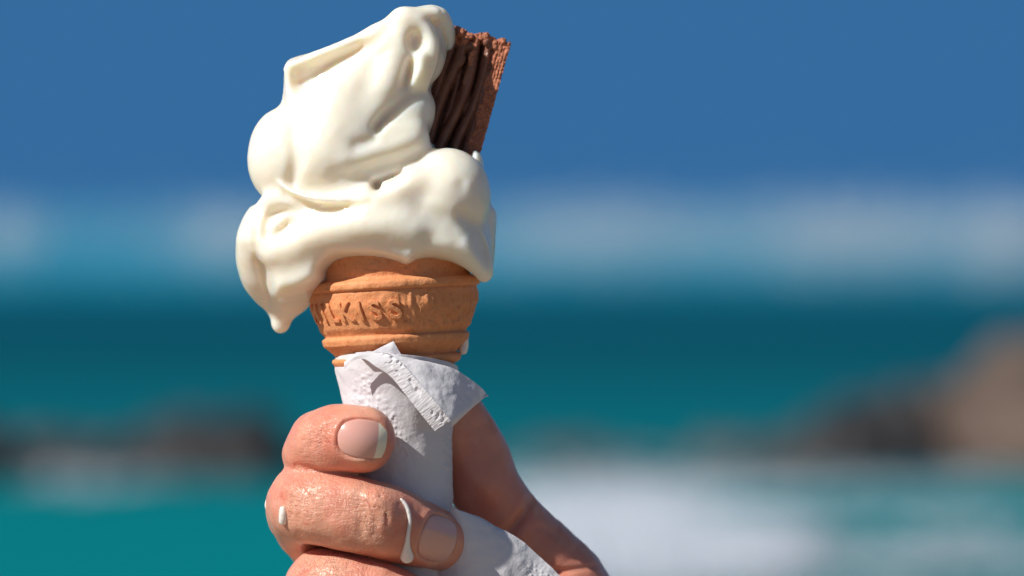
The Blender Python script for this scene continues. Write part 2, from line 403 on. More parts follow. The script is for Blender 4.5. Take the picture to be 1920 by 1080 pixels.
rock(1520, 1900, 705, 45.0, M_rock_dark, 11, 'tall dark rock sloping up behind the left end of the brown rock')
# ------------------------------------------------------------------ wafer cone
AX = np.array([744.0, 670.0, -5.0])                     # a point on the cone's axis
aup = np.array([-0.058, -0.998, -0.035]); aup /= np.linalg.norm(aup)
e1 = np.array([1, 0, 0]) - aup * aup[0]; e1 /= np.linalg.norm(e1)
e2 = np.cross(e1, aup); e2 = e2 if e2[2] > 0 else -e2
def on_cone(h, th, r):         # h up the axis from AX, th = 0 faces the viewer, positive to the right
    h, th, r = np.broadcast_arrays(h, th, r)
    return AX + aup * h[..., None] + (e1 * np.sin(th)[..., None] + e2 * np.cos(th)[..., None]) * r[..., None]
prof = np.array([(-420, 62), (-415, 70), (-330, 76), (-40, 96), (-22, 104), (-16, 109), (-12, 117), (-4, 122), (1, 121), (4, 113), (10, 117),
                 (22, 130), (26, 136), (36, 139), (40, 138), (42, 133), (46, 134), (56, 142), (96, 156), (124, 157), (126, 155),
                 (128, 161), (131, 163), (139, 163), (144, 160), (146.5, 150), (151, 145), (190, 149), (235, 153), (238, 150), (236, 144), (200, 141)])
def build_cone():
    root = empty('wafer_cone', W(AX + aup * -400)); base = np.array(root.location)
    tag(root, 'orange brown moulded wafer cone holding the melting ice cream', 'cone')
    d = np.r_[0, np.cumsum(np.hypot(*np.diff(prof, axis=0).T))]; t = np.arange(0, d[-1], 2.2)
    h = np.interp(t, d, prof[:, 0]); r = np.interp(t, d, prof[:, 1])
    kk = np.exp(-np.linspace(-1.6, 1.6, 3) ** 2); kk /= kk.sum()
    h[1:-1] = np.convolve(h, kk, 'same')[1:-1]; r[1:-1] = np.convolve(r, kk, 'same')[1:-1]
    nu = 420; th = np.linspace(-np.pi, np.pi, nu, endpoint=False)
    T, H = np.meshgrid(th, h, indexing='ij'); R = np.meshgrid(th, r, indexing='ij')[1].copy()
    q = np.stack([np.sin(T) * R, np.cos(T) * R, H], -1)
    band = np.clip((H - 48) / 8, 0, 1) * np.clip((122 - H) / 8, 0, 1)
    right = np.clip((T + .05) / .25, 0, 1)
    R += 1.1 * fbm(q / 40, 3, 3) + 0.45 * fbm(q / 9, 4, 3)
    R += band * (.5 + 2.4 * right) * vnoise(np.stack([q[..., 0] / 6, q[..., 1] / 6, q[..., 2] / 26], -1), 9)
    top = np.clip((H - 150) / 8, 0, 1)
    R -= top * 1.8 * np.exp(-(vnoise(q / np.array([40, 40, 14]), 17) / .10) ** 2) * np.clip(vnoise(q / 30, 19) * 3, 0, 1)
    R -= band * 1.5 * np.exp(-(vnoise(q / np.array([14, 14, 26]), 23) / .08) ** 2) * right
    V = on_cone(H, T, R)
    o = mesh_np('cone_body', W(V).reshape(-1, 3) - base, grid_faces(nu, len(h), True)[:, ::-1], M_wafer, root)
    # raised moulded letters bent round the cone
    word = "MILKISS"; rng = np.random.default_rng(3)
    for i, ch in enumerate(word):
        cu = bpy.data.curves.new('letter', 'FONT'); cu.body = ch; cu.size = 49; cu.extrude = 3.8; cu.bevel_depth = 1.3; cu.bevel_resolution = 2
        cu.offset = 0.5; cu.align_x = 'CENTER'; cu.resolution_u = 8
        tmp = bpy.data.objects.new('tmp', cu); sc.collection.objects.link(tmp)
        dg = bpy.context.evaluated_depsgraph_get(); me = bpy.data.meshes.new_from_object(tmp.evaluated_get(dg))
        bpy.data.objects.remove(tmp); bpy.data.curves.remove(cu)
        import bmesh
        bm = bmesh.new(); bm.from_mesh(me)
        for _ in range(2):
            bmesh.ops.subdivide_edges(bm, edges=[e for e in bm.edges if e.calc_length() > 5], cuts=1, use_grid_fill=True)
        bmesh.ops.triangulate(bm, faces=bm.faces)
        bm.to_mesh(me); bm.free()
        co = np.empty(len(me.vertices) * 3, np.float32); me.vertices.foreach_get('co', co); co = co.reshape(-1, 3).astype(float)
        arc = (-187, -152, -124, -92, -60, -31, 6)[i]; lean = -0.16
        hh = 72 + co[:, 1]; rr = np.interp(hh, prof[:, 0][10:], prof[:, 1][10:])
        ang = (arc + co[:, 0] * (1.02 if ch == 'S' else .86) + lean * co[:, 1] + 3) / 155
        P = on_cone(hh, ang, rr + co[:, 2] * 1.05 - 0.4 + 0.12 * vnoise(co / 5, 6))
        me.vertices.foreach_set('co', (W(P) - base).astype(np.float32).ravel()); me.materials.clear(); me.materials.append(M_wafer)
        for p in me.polygons: p.use_smooth = True
        me.update(); link(bpy.data.objects.new('letter', me), root)
build_cone()

# ------------------------------------------------------------------ ice cream
def strokes(P, N, lst, front=False):       # sculpting strokes on the side that faces the viewer: each point is x, y, width, height
    N = N * np.sign((N * (P - P.mean(0))).sum())
    if front: N = N * np.where((P[:, 2:3] > 40) | (P[:, :1] > 862), 1, 0)
    k = 1 - P[:, 2] * S / D; xy = np.stack([960 + (P[:, 0] - 960) / k, 375 + (P[:, 1] - 375) / k], 1)
    wt = np.clip(N[:, 2] * 2.2 + .1, 0, 1); d = np.zeros(len(P))
    for st in lst:
        A = spline(st, 5) if len(st) > 2 else np.array(st, float)
        if len(A) == 1: A = np.vstack([A, A + 1e-3])
        best = np.full(len(P), 1e9); val = np.zeros(len(P))
        m = np.nonzero((np.abs(xy[:, 0] - A[:, 0].mean()) < np.ptp(A[:, 0]) / 2 + 80) & (np.abs(xy[:, 1] - A[:, 1].mean()) < np.ptp(A[:, 1]) / 2 + 80))[0]
        q = xy[m]; bb = np.full(len(m), 1e9); vv = np.zeros(len(m))
        for a, b in zip(A[:-1], A[1:]):
            e = b[:2] - a[:2]; t = np.clip(((q - a[:2]) @ e) / max(e @ e, 1e-6), 0, 1)
            dist = np.linalg.norm(q - a[:2] - t[:, None] * e, axis=1); wd = a[2] + (b[2] - a[2]) * t; am = a[3] + (b[3] - a[3]) * t
            r = dist / wd; u = r < bb; bb = np.where(u, r, bb); vv = np.where(u, am, vv)
        d[m] += vv * np.exp(-np.clip(bb, 0, 9) ** 2.4)
    P = P.copy(); P[:, 2] += d * wt
    return P
CREAM_STROKES = [
    [(572, 156, 23, -26), (590, 146, 21, -27), (620, 128, 18, -20), (655, 108, 14, -14), (690, 86, 11, -8), (712, 72, 10, -3)],
    [(545, 122, 9, 4), (600, 104, 9, 5), (660, 78, 9, 4), (710, 52, 9, 2)],
    [(768, 118, 8, -8), (766, 132, 9, -13), (763, 148, 9, -13), (756, 162, 8, -6)],
    [(792, 108, 11, 8), (788, 135, 12, 9), (776, 154, 10, 7)],
    [(796, 172, 10, -4), (768, 184, 11, -6), (740, 204, 12, -9), (718, 224, 10, -15), (706, 240, 9, -18)],
    [(798, 36, 5, -4), (815, 48, 7, -10), (828, 72, 7, -12), (836, 100, 6, -8)],
    [(650, 302, 18, 4), (700, 290, 17, 5), (750, 272, 16, 5), (778, 260, 12, 3)],
    [(668, 272, 12, -5), (700, 262, 10, -5)],
    [(630, 330, 16, -4), (690, 320, 18, -6), (738, 306, 17, -6), (782, 288, 10, -4)],
    [(706, 348, 11, -20), (724, 343, 10, -20), (750, 332, 10, -14)],
    [(552, 250, 15, -6), (556, 295, 14, -9), (548, 338, 11, -7)],
    [(523, 342, 4, 4), (545, 357, 5, 7), (580, 370, 6, 8), (630, 377, 7, 7), (682, 374, 7, 2)],
    [(536, 366, 9, -5), (568, 386, 14, -9), (610, 396, 16, -10), (655, 391, 14, -7), (692, 378, 10, -3)],
    [(497, 442, 8, -6), (500, 417, 9, -10), (515, 401, 10, -12), (535, 394, 9, -10), (556, 396, 8, -4)],
    [(544, 426, 15, -8), (530, 438, 12, -4)], [(518, 424, 9, 5), (530, 412, 9, 5)],
    [(484, 392, 6, -5), (478, 430, 7, -5), (480, 470, 8, -6), (492, 510, 9, -9), (503, 545, 9, -9), (503, 572, 7, -4)],
    [(868, 405, 14, -10), (890, 432, 17, -20), (905, 465, 14, -22), (912, 492, 9, -10)],
    [(792, 398, 18, -6), (835, 415, 20, -9), (862, 440, 15, -6)],
    [(866, 348, 12, -3)], [(878, 345, 8, 2)],
    [(770, 478, 8, 4), (766, 488, 8, 5)],
]
def build_cream():
    v = Vol((432, 945), (2, 640), (-190, 250), 3.0)
    # lower skirt over the rim of the cone
    v.slab([(486, 400), (520, 372), (600, 360), (700, 345), (800, 325), (890, 325), (914, 370), (922, 420), (925, 470), (922, 515), (908, 527), (894, 514),
            (886, 506), (868, 498), (840, 497), (800, 498), (768, 512), (742, 506), (700, 497), (645, 497), (628, 505), (622, 515), (624, 522), (600, 545), (560, 560), (510, 560), (484, 500), (478, 450)],
           lambda x, y: -10 + 0 * x, lambda x, y: np.sqrt(np.maximum(1 - ((x - 745) / 290) ** 2, .05)) * (128 + 40 * np.clip((y - 385) / 65, 0, 1)), 40, k=26, back=140)
    # big melting lobe hanging on the left, its tongue and the drop
    v.slab([(484, 382), (462, 400), (446, 440), (443, 490), (455, 540), (480, 572), (505, 588), (520, 600), (540, 596), (572, 572), (590, 520), (590, 430), (540, 380)],
           lambda x, y: 24 + 0 * x - np.maximum(y - 450, 0) * .72, 74, 56, k=10, back=90)
    v.tube([(575, 490, 10, 58), (552, 540, -32, 42), (532, 578, -58, 22), (527, 607, -62, 15)], k=27)
    v.ell((526, 609, -60), (14, 16, 14), k=10)
    # core
    v.ell((688, 355, -30), (150, 165, 130), k=20)
    # left middle lobe
    v.ell((550, 300, 20), (86, 92, 100), k=14)
    v.ell((540, 265, 10), (66, 66, 80), k=14)
    # upper body
    v.slab([(537, 118), (552, 108), (620, 87), (700, 50), (760, 19), (800, 12), (815, 16), (824, 40), (832, 70), (836, 105), (826, 138), (805, 165), (803, 190), (808, 220), (798, 260), (760, 330),
            (640, 340), (560, 300), (530, 235), (528, 205), (531, 170), (533, 140)],
           lambda x, y: 5 + 0 * x + (y - 100) * .08, 82, 82, k=16, back=70)
    # the smooth central bulge coming forward and down
    v.ell((628, 292, 66), (98, 84, 78), k=26, rot=-12)
    v.ell((640, 215, 56), (80, 80, 52), k=34, rot=-30)
    v.tube([(690, 130, 52, 34), (650, 200, 70, 50), (610, 290, 90, 50)], k=30)
    # fold running down from the peak to the middle
    v.tube([(757, 38, 62, 22), (744, 90, 76, 22), (728, 150, 86, 26), (700, 205, 92, 26), (668, 250, 96, 26)], k=26)
    v.tube([(757, 36, 62, 20), (790, 45, 66, 15), (808, 75, 68, 15), (805, 115, 70, 15), (790, 150, 70, 18)], k=14)
    v.tube([(787, 108, 78, 10), (784, 135, 80, 12), (776, 152, 78, 12)], k=12)
    # tail of the peak bending over behind it, against the chocolate
    v.tube([(800, 28, 10, 16), (822, 32, 2, 19), (838, 58, -14, 16), (840, 85, -24, 13), (826, 125, -34, 12), (800, 160, -40, 14), (786, 210, -44, 20)], k=8)
    # ridge along the upper left edge
    v.tube([(549, 126, 52, 12), (590, 108, 56, 12), (650, 84, 60, 12), (705, 58, 60, 13), (760, 32, 56, 14), (815, 26, 40, 14)], k=14)
    v.tube([(545, 130, 50, 12), (549, 165, 56, 12), (556, 200, 60, 14)], k=14)
    # right, under the peak: soft lower cushion in the shade
    v.ell((765, 208, 40), (50, 42, 50), k=30, rot=-20)
    v.tube([(665, 300, 98, 22), (720, 272, 94, 20), (775, 250, 84, 18)], k=34)
    v.tube([(700, 268, 80, 22), (755, 262, 74, 26), (800, 292, 76, 16)], k=34)
    v.tube([(650, 325, 98, 24), (700, 318, 92, 26), (752, 300, 84, 26)], k=30)
    # right lobe
    v.ell((836, 366, 62), (84, 88, 88), k=10)
    v.tube([(760, 400, 120, 40), (830, 425, 120, 38), (880, 470, 105, 30), (903, 500, 96, 20), (907, 512, 94, 16)], k=26)
    # front roll of the skirt
    v.tube([(504, 436, 76, 30), (507, 468, 88, 26), (545, 462, 108, 28), (600, 438, 132, 32), (660, 425, 146, 34), (720, 422, 151, 34), (766, 431, 148, 28)], k=30)
    v.tube([(690, 390, 135, 34), (740, 365, 132, 30), (780, 345, 118, 30)], k=20)
    v.tube([(497, 400, 60, 22), (520, 372, 80, 22), (552, 376, 98, 18)], k=14)
    v.tube([(548, 384, 84, 22), (600, 392, 108, 24), (655, 388, 124, 24), (700, 378, 122, 22)], k=30)
    # thin leaf under the central bulge
    v.tube([(527, 345, 106, 3), (560, 364, 130, 6), (600, 374, 146, 8), (650, 375, 150, 8), (690, 366, 144, 6)], k=9)
    # ragged film on the far right side
    v.slab([(885, 290), (896, 285), (905, 300), (910, 340), (922, 385), (931, 398), (930, 440), (927, 480), (915, 510), (890, 500), (880, 380)], 0, 40, 14, k=8)
    v.ell((712, 80, 70), (24, 20, 20), k=22)
    v.tube([(702, 349, 200, 9), (706, 348, 122, 8)], k=8, op='-')
    v.ell((779, 76, 92), (18, 22, 27), k=9, op='-')
    # notch where the chocolate stands, cone hollow stays filled
    P, F = v.mesh(); P = relax(P, F, 3)
    N = vnormals(P, F)
    P = strokes(P, N, [[(x, y, w_, a_ * 1.22) for x, y, w_, a_ in st] for st in CREAM_STROKES]); P = relax(P, F, 6)
    N = vnormals(P, F)
    P = P + N * (1.2 * fbm(P / 55, 31, 2) + 0.25 * fbm(P / 14, 33, 2))[:, None] * -1
    base = W(np.array([745, 480, 0])); root_loc = base
    o = mesh_np('ice_cream', W(P) - root_loc, F, M_cream); o.location = root_loc
    tag(o, 'melting vanilla soft serve swirl drooping over the left side of the cone', 'ice cream')
build_cream()
HAND = []
def surf(x, y):                 # depth of the hand's surface seen at x, y
    v = HAND[0]; ds = v.ax[2][::-1]
    for d in ds:
        c = C(x, y, d); i, j = int(round((c[0] - v.ax[0][0]) / v.h)), int(round((c[1] - v.ax[1][0]) / v.h)); k = int(round((d - v.ax[2][0]) / v.h))
        if v.F[i, j, k] < 0: return float(d)
    return 0.0
def drop(pts, label, mat=M_milk, k=8, h=1.6, extra=None, snap=False):
    if snap:
        q = spline([(a, b, r_) for a, b, _, r_ in pts], 5); ds = np.array([surf(a, b) for a, b, _ in q]); ds = np.convolve(np.pad(ds, 2, 'edge'), np.ones(5) / 5, 'valid')
        pts = [(a, b, d_ + r_ * .1, r_) for (a, b, r_), d_ in zip(q, ds)]
    P = np.array(pts, float); r = P[:, 3].max() + 8
    lo = [P[:, i].min() - r - 4 for i in range(3)]; hi = [P[:, i].max() + r + 4 for i in range(3)]
    v = Vol((lo[0], hi[0]), (lo[1], hi[1]), (lo[2], hi[2]), h); v.tube(pts, k=k)
    if extra: v.tube(extra, k=6)
    Q, F = v.mesh(); Q = relax(Q, F, 2); base = W(P[-1, :3])
    o = mesh_np('melted_drip', W(Q) - base, F, mat); o.location = base
    return tag(o, label, 'drip', 'drips of melted ice cream')

# ------------------------------------------------------------------ chocolate flake
def build_flake():
    org = np.array([842.0, 300.0, -22.0]); top = np.array([904.0, 70.0, -40.0])
    va = top - org; L = np.linalg.norm(va); va /= L
    ua = np.array([1, 0, 0]) - va * va[0]; ua /= np.linalg.norm(ua)
    yaw = math.radians(-8); wa0 = np.cross(ua, va); wa0 = wa0 if wa0[2] > 0 else -wa0
    ua, wa = ua * math.cos(yaw) + wa0 * math.sin(yaw), -ua * math.sin(yaw) + wa0 * math.cos(yaw)
    v = Vol((-75, 75), (-60, L + 25), (-60, 70), 1.5)
    ribs = [(-55, .05, 3, 9, 14), (-41, .04, 6, 12, 24), (-27, -.05, 4, 7, 10), (-14, .05, 7, 12, 27), (0, -.07, 4, 7, 12), (11, .04, 6, 11, 24), (23, -.02, 3, 8, 17)]
    def f(U, V_, Z):
        t = V_ / L
        w2 = 4 * np.sin(V_ / 37) + 2 * np.sin(V_ / 13 + 1)
        q = np.stack(np.broadcast_arrays(U[:, :, 0] / 16, V_[:, :, 0] / 60, U[:, :, 0] * 0), -1); n2 = vnoise(q, 5)[:, :, None]
        q = np.stack(np.broadcast_arrays(U[:, :, 0] / 7, V_[:, :, 0] / 9, U[:, :, 0] * 0), -1); n3 = vnoise(q, 8)[:, :, None]
        Wf = -16 + 4 * n2 + 0 * U
        for a, b, c, s_, h_ in ribs:
            u0 = a + b * (V_ - 120) + c * np.sin(V_ / 45 + a)
            x = (U - u0) / s_
            Wf = np.maximum(Wf, -4 + (h_ + 6) * np.sqrt(np.maximum(1 - x * x, 0)) + 1.5 * n2 + .5 * n3)
        lip = np.clip((U - 24 + 8 * (1 - t)) / 5, 0, 1)
        Wf = Wf * (1 - lip) + lip * (29 + 0.35 * (U - 40) + 1.5 * n3 + 1.3 * np.sin(U * 1.1))
        q3 = np.stack(np.broadcast_arrays(U / 9, V_ / 9, Z / 9), -1)
        tn = vnoise(q3, 12); tn2 = vnoise(q3 * 2.3, 14)
        hw = 50 + 2 * t
        f1 = np.maximum(np.maximum(np.maximum(U - hw, -U - 72 + 10 * t), Z - Wf), -Z - 42)
        hl = L + 3 + 7 * tn + 3 * tn2 + 5 * np.sin(U / 9 + 1)
        return np.maximum(np.maximum(f1, V_ - hl), -V_ - 45) + 1.0 * tn2
    v.put(f, (-75, -60, -60), (75, L + 25, 70), 0.01, '+')
    # crumbs curling over the top front edge
    rng = np.random.default_rng(11)
    for i in range(60):
        x = rng.uniform(-46, 44); y = L - rng.uniform(-4, 20) - (12 if x < -10 else 0) * rng.random(); z = rng.uniform(5, 30)
        r = rng.uniform(3, 6.5)
        def g(U, V_, Z, x=x, y=y, z=z, r=r): return np.sqrt((U - x) ** 2 + (V_ - y) ** 2 * .6 + (Z - z) ** 2) - r
        v.put(g, (x - r, y - r - 4, z - r), (x + r, y + r + 4, z + r), 3, '+')
    for (x, y, z, r) in [(-14, L - 40, 24, 6), (-11, L - 52, 25, 5.5), (-10, L - 64, 25, 6), (-12, L - 78, 24, 5), (-13, L - 90, 24, 4), (-26, L - 50, 20, 5), (-28, L - 60, 20, 4)]:
        def g(U, V_, Z, x=x, y=y, z=z, r=r): return np.sqrt((U - x) ** 2 + ((V_ - y) * .6) ** 2 + (Z - z) ** 2) - r
        v.put(g, (x - r, y - r - 6, z - r), (x + r, y + r + 6, z + r), 4, '+')
    P, F = v.mesh(); F = F[:, ::-1]; P = relax(P, F, 1, .35)
    cpt = P[F].mean(1)
    lit_crumb = (cpt[:, 1] > L - 10 + 6 * np.sin(cpt[:, 0] / 5) + np.where(cpt[:, 0] < -15, -12, 0)) | ((cpt[:, 0] > 27 + 3 * np.sin(cpt[:, 1] / 9)) & (cpt[:, 2] > 15) ) | ((np.abs(cpt[:, 0] + 13) < 5) & (cpt[:, 2] > 26) & (cpt[:, 1] > L - 60))  # crumbly top and right strip, with their sunlit tone put into the colour
    Q = org + P[:, :1] * ua + P[:, 1:2] * va + P[:, 2:3] * wa
    if np.linalg.det(np.stack([ua, va, wa])) > 0: pass
    base = W(org)
    wp = W(Q) - base
    # orientation check
    vol = np.einsum('ij,ij->i', wp[F[:, 0]], np.cross(wp[F[:, 1]], wp[F[:, 2]])).sum()
    if vol < 0: F = F[:, ::-1]
    o = mesh_np('chocolate_flake', wp, F, [M_choc, M_lit_crumb], mids=lit_crumb.astype(int)); o.location = base
    tag(o, 'ridged brown chocolate flake bar stuck into the right side of the ice cream', 'chocolate bar')
build_flake()

# ------------------------------------------------------------------ hand
def nail_frame(c, t, n):
    t = np.array(t, float); t /= np.linalg.norm(t); n = np.array(n, float); n -= t * (n @ t); n /= np.linalg.norm(n)
    return np.array(C(*c), float), t, n, np.cross(n, t)
NAILS = [  # centre, direction to the tip, outward normal, half length, half width, across radius, share of white tip
    dict(fr=nail_frame((680, 822, 231), (1, 0.10, -0.10), (0.02, -0.12, 1)), L=46, Wd=36, R=52, tip=0.60, lab='pale pink fingernail with a white tip'),
    dict(fr=nail_frame((820, 1010, 150), (1, 0.40, -0.90), (0.85, 0.1, 1)), L=50, Wd=43, R=52, tip=2, lab='shaded fingernail of the middle finger'),
]
def dots(P, cell, seed):       # small pressed knobs of embossed tissue
    q = P[:, :2] / cell; b = np.floor(q).astype(np.int64); r = np.zeros(len(P))
    for i in (-1, 0, 1):
        for j in (-1, 0, 1):
            bi, bj = b[:, 0] + i, b[:, 1] + j; z = bi * 0
            cx = bi + .5 + .3 * _h(bi, bj, z, seed); cy = bj + .5 + .3 * _h(bi, bj, z + 1, seed); rr = .30 + .12 * _h(bi, bj, z + 2, seed)
            d_ = np.hypot(q[:, 0] - cx, q[:, 1] - cy) / rr; r = np.maximum(r, np.clip(1 - d_ * d_, 0, 1) * (.7 + .3 * _h(bi, bj, z + 3, seed)))
    return r
def near(P, line):
    A = spline(line, 5); r = np.zeros(len(P))
    for a, b in zip(A[:-1], A[1:]):
        e = b[:2] - a[:2]; t = np.clip(((P[:, :2] - a[:2]) @ e) / max(e @ e, 1e-6), 0, 1)
        r = np.maximum(r, np.clip(1.6 - np.linalg.norm(P[:, :2] - a[:2] - t[:, None] * e, axis=1) / (a[2] + (b[2] - a[2]) * t) * 1.1, 0, 1))
    return r
SKIN_STROKES = [
    # middle finger: knuckle, joint, folds
    [(546, 898, 5, -1.8), (540, 922, 5, -2.4), (542, 950, 5, -1.6)], [(530, 934, 10, -4)], [(550, 925, 14, 3), (548, 950, 14, 3)],
    [(612, 905, 22, 3), (660, 915, 20, 4), (700, 930, 18, 5)], [(716, 945, 24, 6), (722, 975, 20, 3)],
    [(676, 925, 10, -2.2), (682, 960, 10, -3), (676, 1000, 9, -2)], [(706, 940, 6, -1.6), (710, 965, 6, -2), (706, 1000, 6, -1.4)],
    [(752, 948, 10, -3), (760, 985, 11, -4), (757, 1025, 10, -3)],
    [(560, 1000, 7, -2), (590, 1012, 7, -3), (630, 1016, 6, -1)],
    [(556, 872, 5, -5), (620, 885, 5, -7), (690, 893, 5, -7), (730, 888, 5, -3)], [(585, 1030, 7, -4), (640, 1036, 7, -6), (700, 1045, 7, -6), (760, 1060, 7, -4)],
    # index finger
    [(612, 792, 5, -1.2), (603, 812, 5, -1.8), (603, 836, 5, -1.2)], [(592, 788, 6, -.8), (584, 810, 6, -1.4), (584, 834, 6, -1)],
    [(565, 800, 12, 3), (556, 835, 12, 3)], [(725, 800, 10, 2), (733, 830, 10, 3)],
    # thumb and its base
    [(1000, 932, 9, -7), (984, 962, 9, -8), (958, 990, 10, -6), (925, 1008, 10, -3)], [(988, 912, 7, -4), (1004, 940, 7, -6), (1014, 962, 7, -3)],
    [(1030, 1074, 6, -4), (1085, 1067, 6, -5), (1132, 1060, 6, -4)], [(1010, 990, 8, -3), (1045, 1004, 8, -3), (1075, 1030, 8, -2)], [(915, 905, 38, 7)], [(1055, 1028, 26, 6)], [(900, 800, 12, -2), (925, 850, 14, -3)],
    # ring finger
    [(565, 1050, 6, -2), (560, 1072, 6, -2)], [(640, 1042, 18, 4), (720, 1064, 16, 4)],
]
def build_hand():
    v = Vol((485, 1300), (735, 1440), (-330, 262), 3.0)
    # palm and wrist behind the cone
    v.ell((800, 1230, -150), (190, 200, 85), k=40, rot=20)
    v.ell((930, 1220, -110), (150, 190, 95), k=50, rot=-30)
    v.tube([(960, 1260, -120, 120), (1080, 1420, -140, 125), (1120, 1520, -150, 125)], k=60)
    # thumb
    v.tube([(1085, 1260, -150, 112), (1040, 1095, -150, 90), (975, 1010, -118, 74), (915, 925, -92, 68), (887, 850, -92, 68), (858, 790, -86, 60)], k=40, n=5)
    v.tube([(1045, 1125, -155, 98), (1085, 1200, -155, 108), (1095, 1300, -150, 112)], k=40)
    # fingers: each chain from its knuckle behind the cone round to the tip in front
    v.tube([(760, 1010, -175, 72), (650, 930, -150, 68), (606, 866, -50, 64), (601, 842, 60, 64), (607, 832, 124, 65), (642, 822, 158, 64), (674, 824, 168, 63), (678, 824, 167, 60)], k=14, n=5)
    v.tube([(760, 1110, -180, 75), (640, 1040, -150, 72), (578, 975, -40, 70), (570, 950, 70, 70), (590, 948, 128, 72), (650, 960, 160, 71), (712, 977, 162, 69), (748, 988, 142, 66), (790, 1002, 104, 61), (824, 1014, 66, 55)], k=3, n=5)
    v.tube([(770, 1200, -180, 75), (660, 1160, -150, 72), (608, 1115, -40, 70), (604, 1103, 70, 70), (625, 1102, 122, 72), (690, 1120, 150, 71), (760, 1145, 150, 66), (820, 1170, 120, 54)], k=3, n=5)
    v.tube([(800, 1300, -170, 66), (700, 1290, -140, 62), (650, 1255, -40, 60), (645, 1240, 60, 60), (668, 1240, 105, 60), (720, 1255, 125, 58), (790, 1280, 105, 48)], k=3, n=5)
    # fuller knuckles
    v.ell((556, 930, 95), (42, 50, 60), k=22)
    v.ell((575, 852, 90), (40, 36, 60), k=22)
    v.ell((715, 955, 205), (40, 30, 24), k=26, rot=10)
    # creases: index end joint, middle finger, thumb web, thumb wrinkle
    def crease(pts, r, k=5): v.tube([(*p, r) for p in pts], k=k, op='-')
    crease([(1000, 938, -60), (985, 965, -44), (955, 1000, -38), (925, 1015, -40)], 5, 16)
    crease([(1030, 1074, -58), (1080, 1067, -60), (1130, 1060, -90)], 4, 8)
    crease([(690, 938, 226), (700, 960, 234), (703, 985, 236), (696, 1010, 230)], 1.6, 6)
    crease([(712, 930, 220), (722, 955, 228), (726, 985, 231)], 1.6, 6)
    crease([(553, 905, 178), (546, 935, 186), (548, 965, 186)], 1.6, 6)
    F0 = v.F.copy()
    # nail beds and the skin fold round each nail
    for nd in NAILS:
        c, t, n, s_ = nd['fr']
        def f(X, Y, Z):
            a = ((X - c[0]) * t[0] + (Y - c[1]) * t[1] + (Z - c[2]) * t[2]) / nd['L']
            b = ((X - c[0]) * s_[0] + (Y - c[1]) * s_[1] + (Z - c[2]) * s_[2]) / nd['Wd']
            h = (X - c[0]) * n[0] + (Y - c[1]) * n[1] + (Z - c[2]) * n[2]
            rho = (np.abs(a) ** 2.6 + np.abs(b) ** 2.6) ** (1 / 2.6)
            ok = np.clip((h + 40) / 15, 0, 1)
            ring = np.exp(-((rho - 1.15) / .12) ** 2) * np.clip(1.1 - a, .1, 1)
            return (ok * (4.0 * np.clip((1.02 - rho) / .08, 0, 1) - 3.4 * ring)).astype(np.float32)
        v.put(f, c - 75, c + 75, 1, 'd')
    HAND.append(v)
    P, F = v.mesh(); P = relax(P, F, 2)
    N = vnormals(P, F); P = strokes(P, N, SKIN_STROKES, True); P = relax(P, F, 1, .3)
    N = vnormals(P, F)
    dsp = 2.0 * fbm(P / 45, 41, 2) + 0.15 * fbm(P / 12, 43, 3)
    # fine wrinkles round the knuckle and the finger joints
    def wr(c, r, sx, sy):
        g = np.exp(-(((P - np.array(C(*c))) / np.array(r)) ** 2).sum(1))
        return g * np.exp(-(vnoise(P / np.array([sx, sy, 30]), 51) / .12) ** 2)
    gl = lambda c, r: np.exp(-(((P - np.array(C(*c))) / np.array(r)) ** 2).sum(1))
    mask = np.clip(gl((575, 930, 180), (60, 45, 70)) + gl((695, 970, 225), (45, 60, 60)) + .8 * gl((600, 815, 190), (45, 50, 70)) + gl((600, 1065, 170), (90, 35, 90)) + .12, 0, 1)
    P = P - N * dsp[:, None]
    base = W(np.array([1090, 1400, -130]))
    root = empty('hand', base); tag(root, 'bare left hand with trimmed nails gripping the napkin round the cone', 'hand')
    so_ = mesh_np('skin', W(P) - base, F, M_skin, root)
    at = so_.data.attributes.new('wrinkle', 'FLOAT', 'POINT'); at.data.foreach_set('value', mask.astype(np.float32))
    red = .9 * near(np.stack([960 + (P[:, 0] - 960) / (1 - P[:, 2] * S / D), 375 + (P[:, 1] - 375) / (1 - P[:, 2] * S / D)], 1), [(560, 1030, 8), (620, 1036, 6), (700, 1046, 6), (760, 1058, 6)])
    red = np.clip(red + 1.0 * gl((628, 815, 200), (26, 50, 60)) + .9 * gl((735, 835, 170), (40, 60, 80)) + .8 * gl((532, 930, 150), (16, 16, 60)) + .6 * gl((560, 830, 120), (50, 60, 80)) + .6 * gl((765, 990, 190), (40, 60, 60)) + .8 * gl((900, 960, -40), (110, 150, 160)) + .5 * gl((1060, 1060, -60), (120, 120, 160)), 0, 1)  # flushed skin spots, plus shade painted into the thumb and its base
    at = so_.data.attributes.new('flush_shade', 'FLOAT', 'POINT'); at.data.foreach_set('value', red.astype(np.float32))
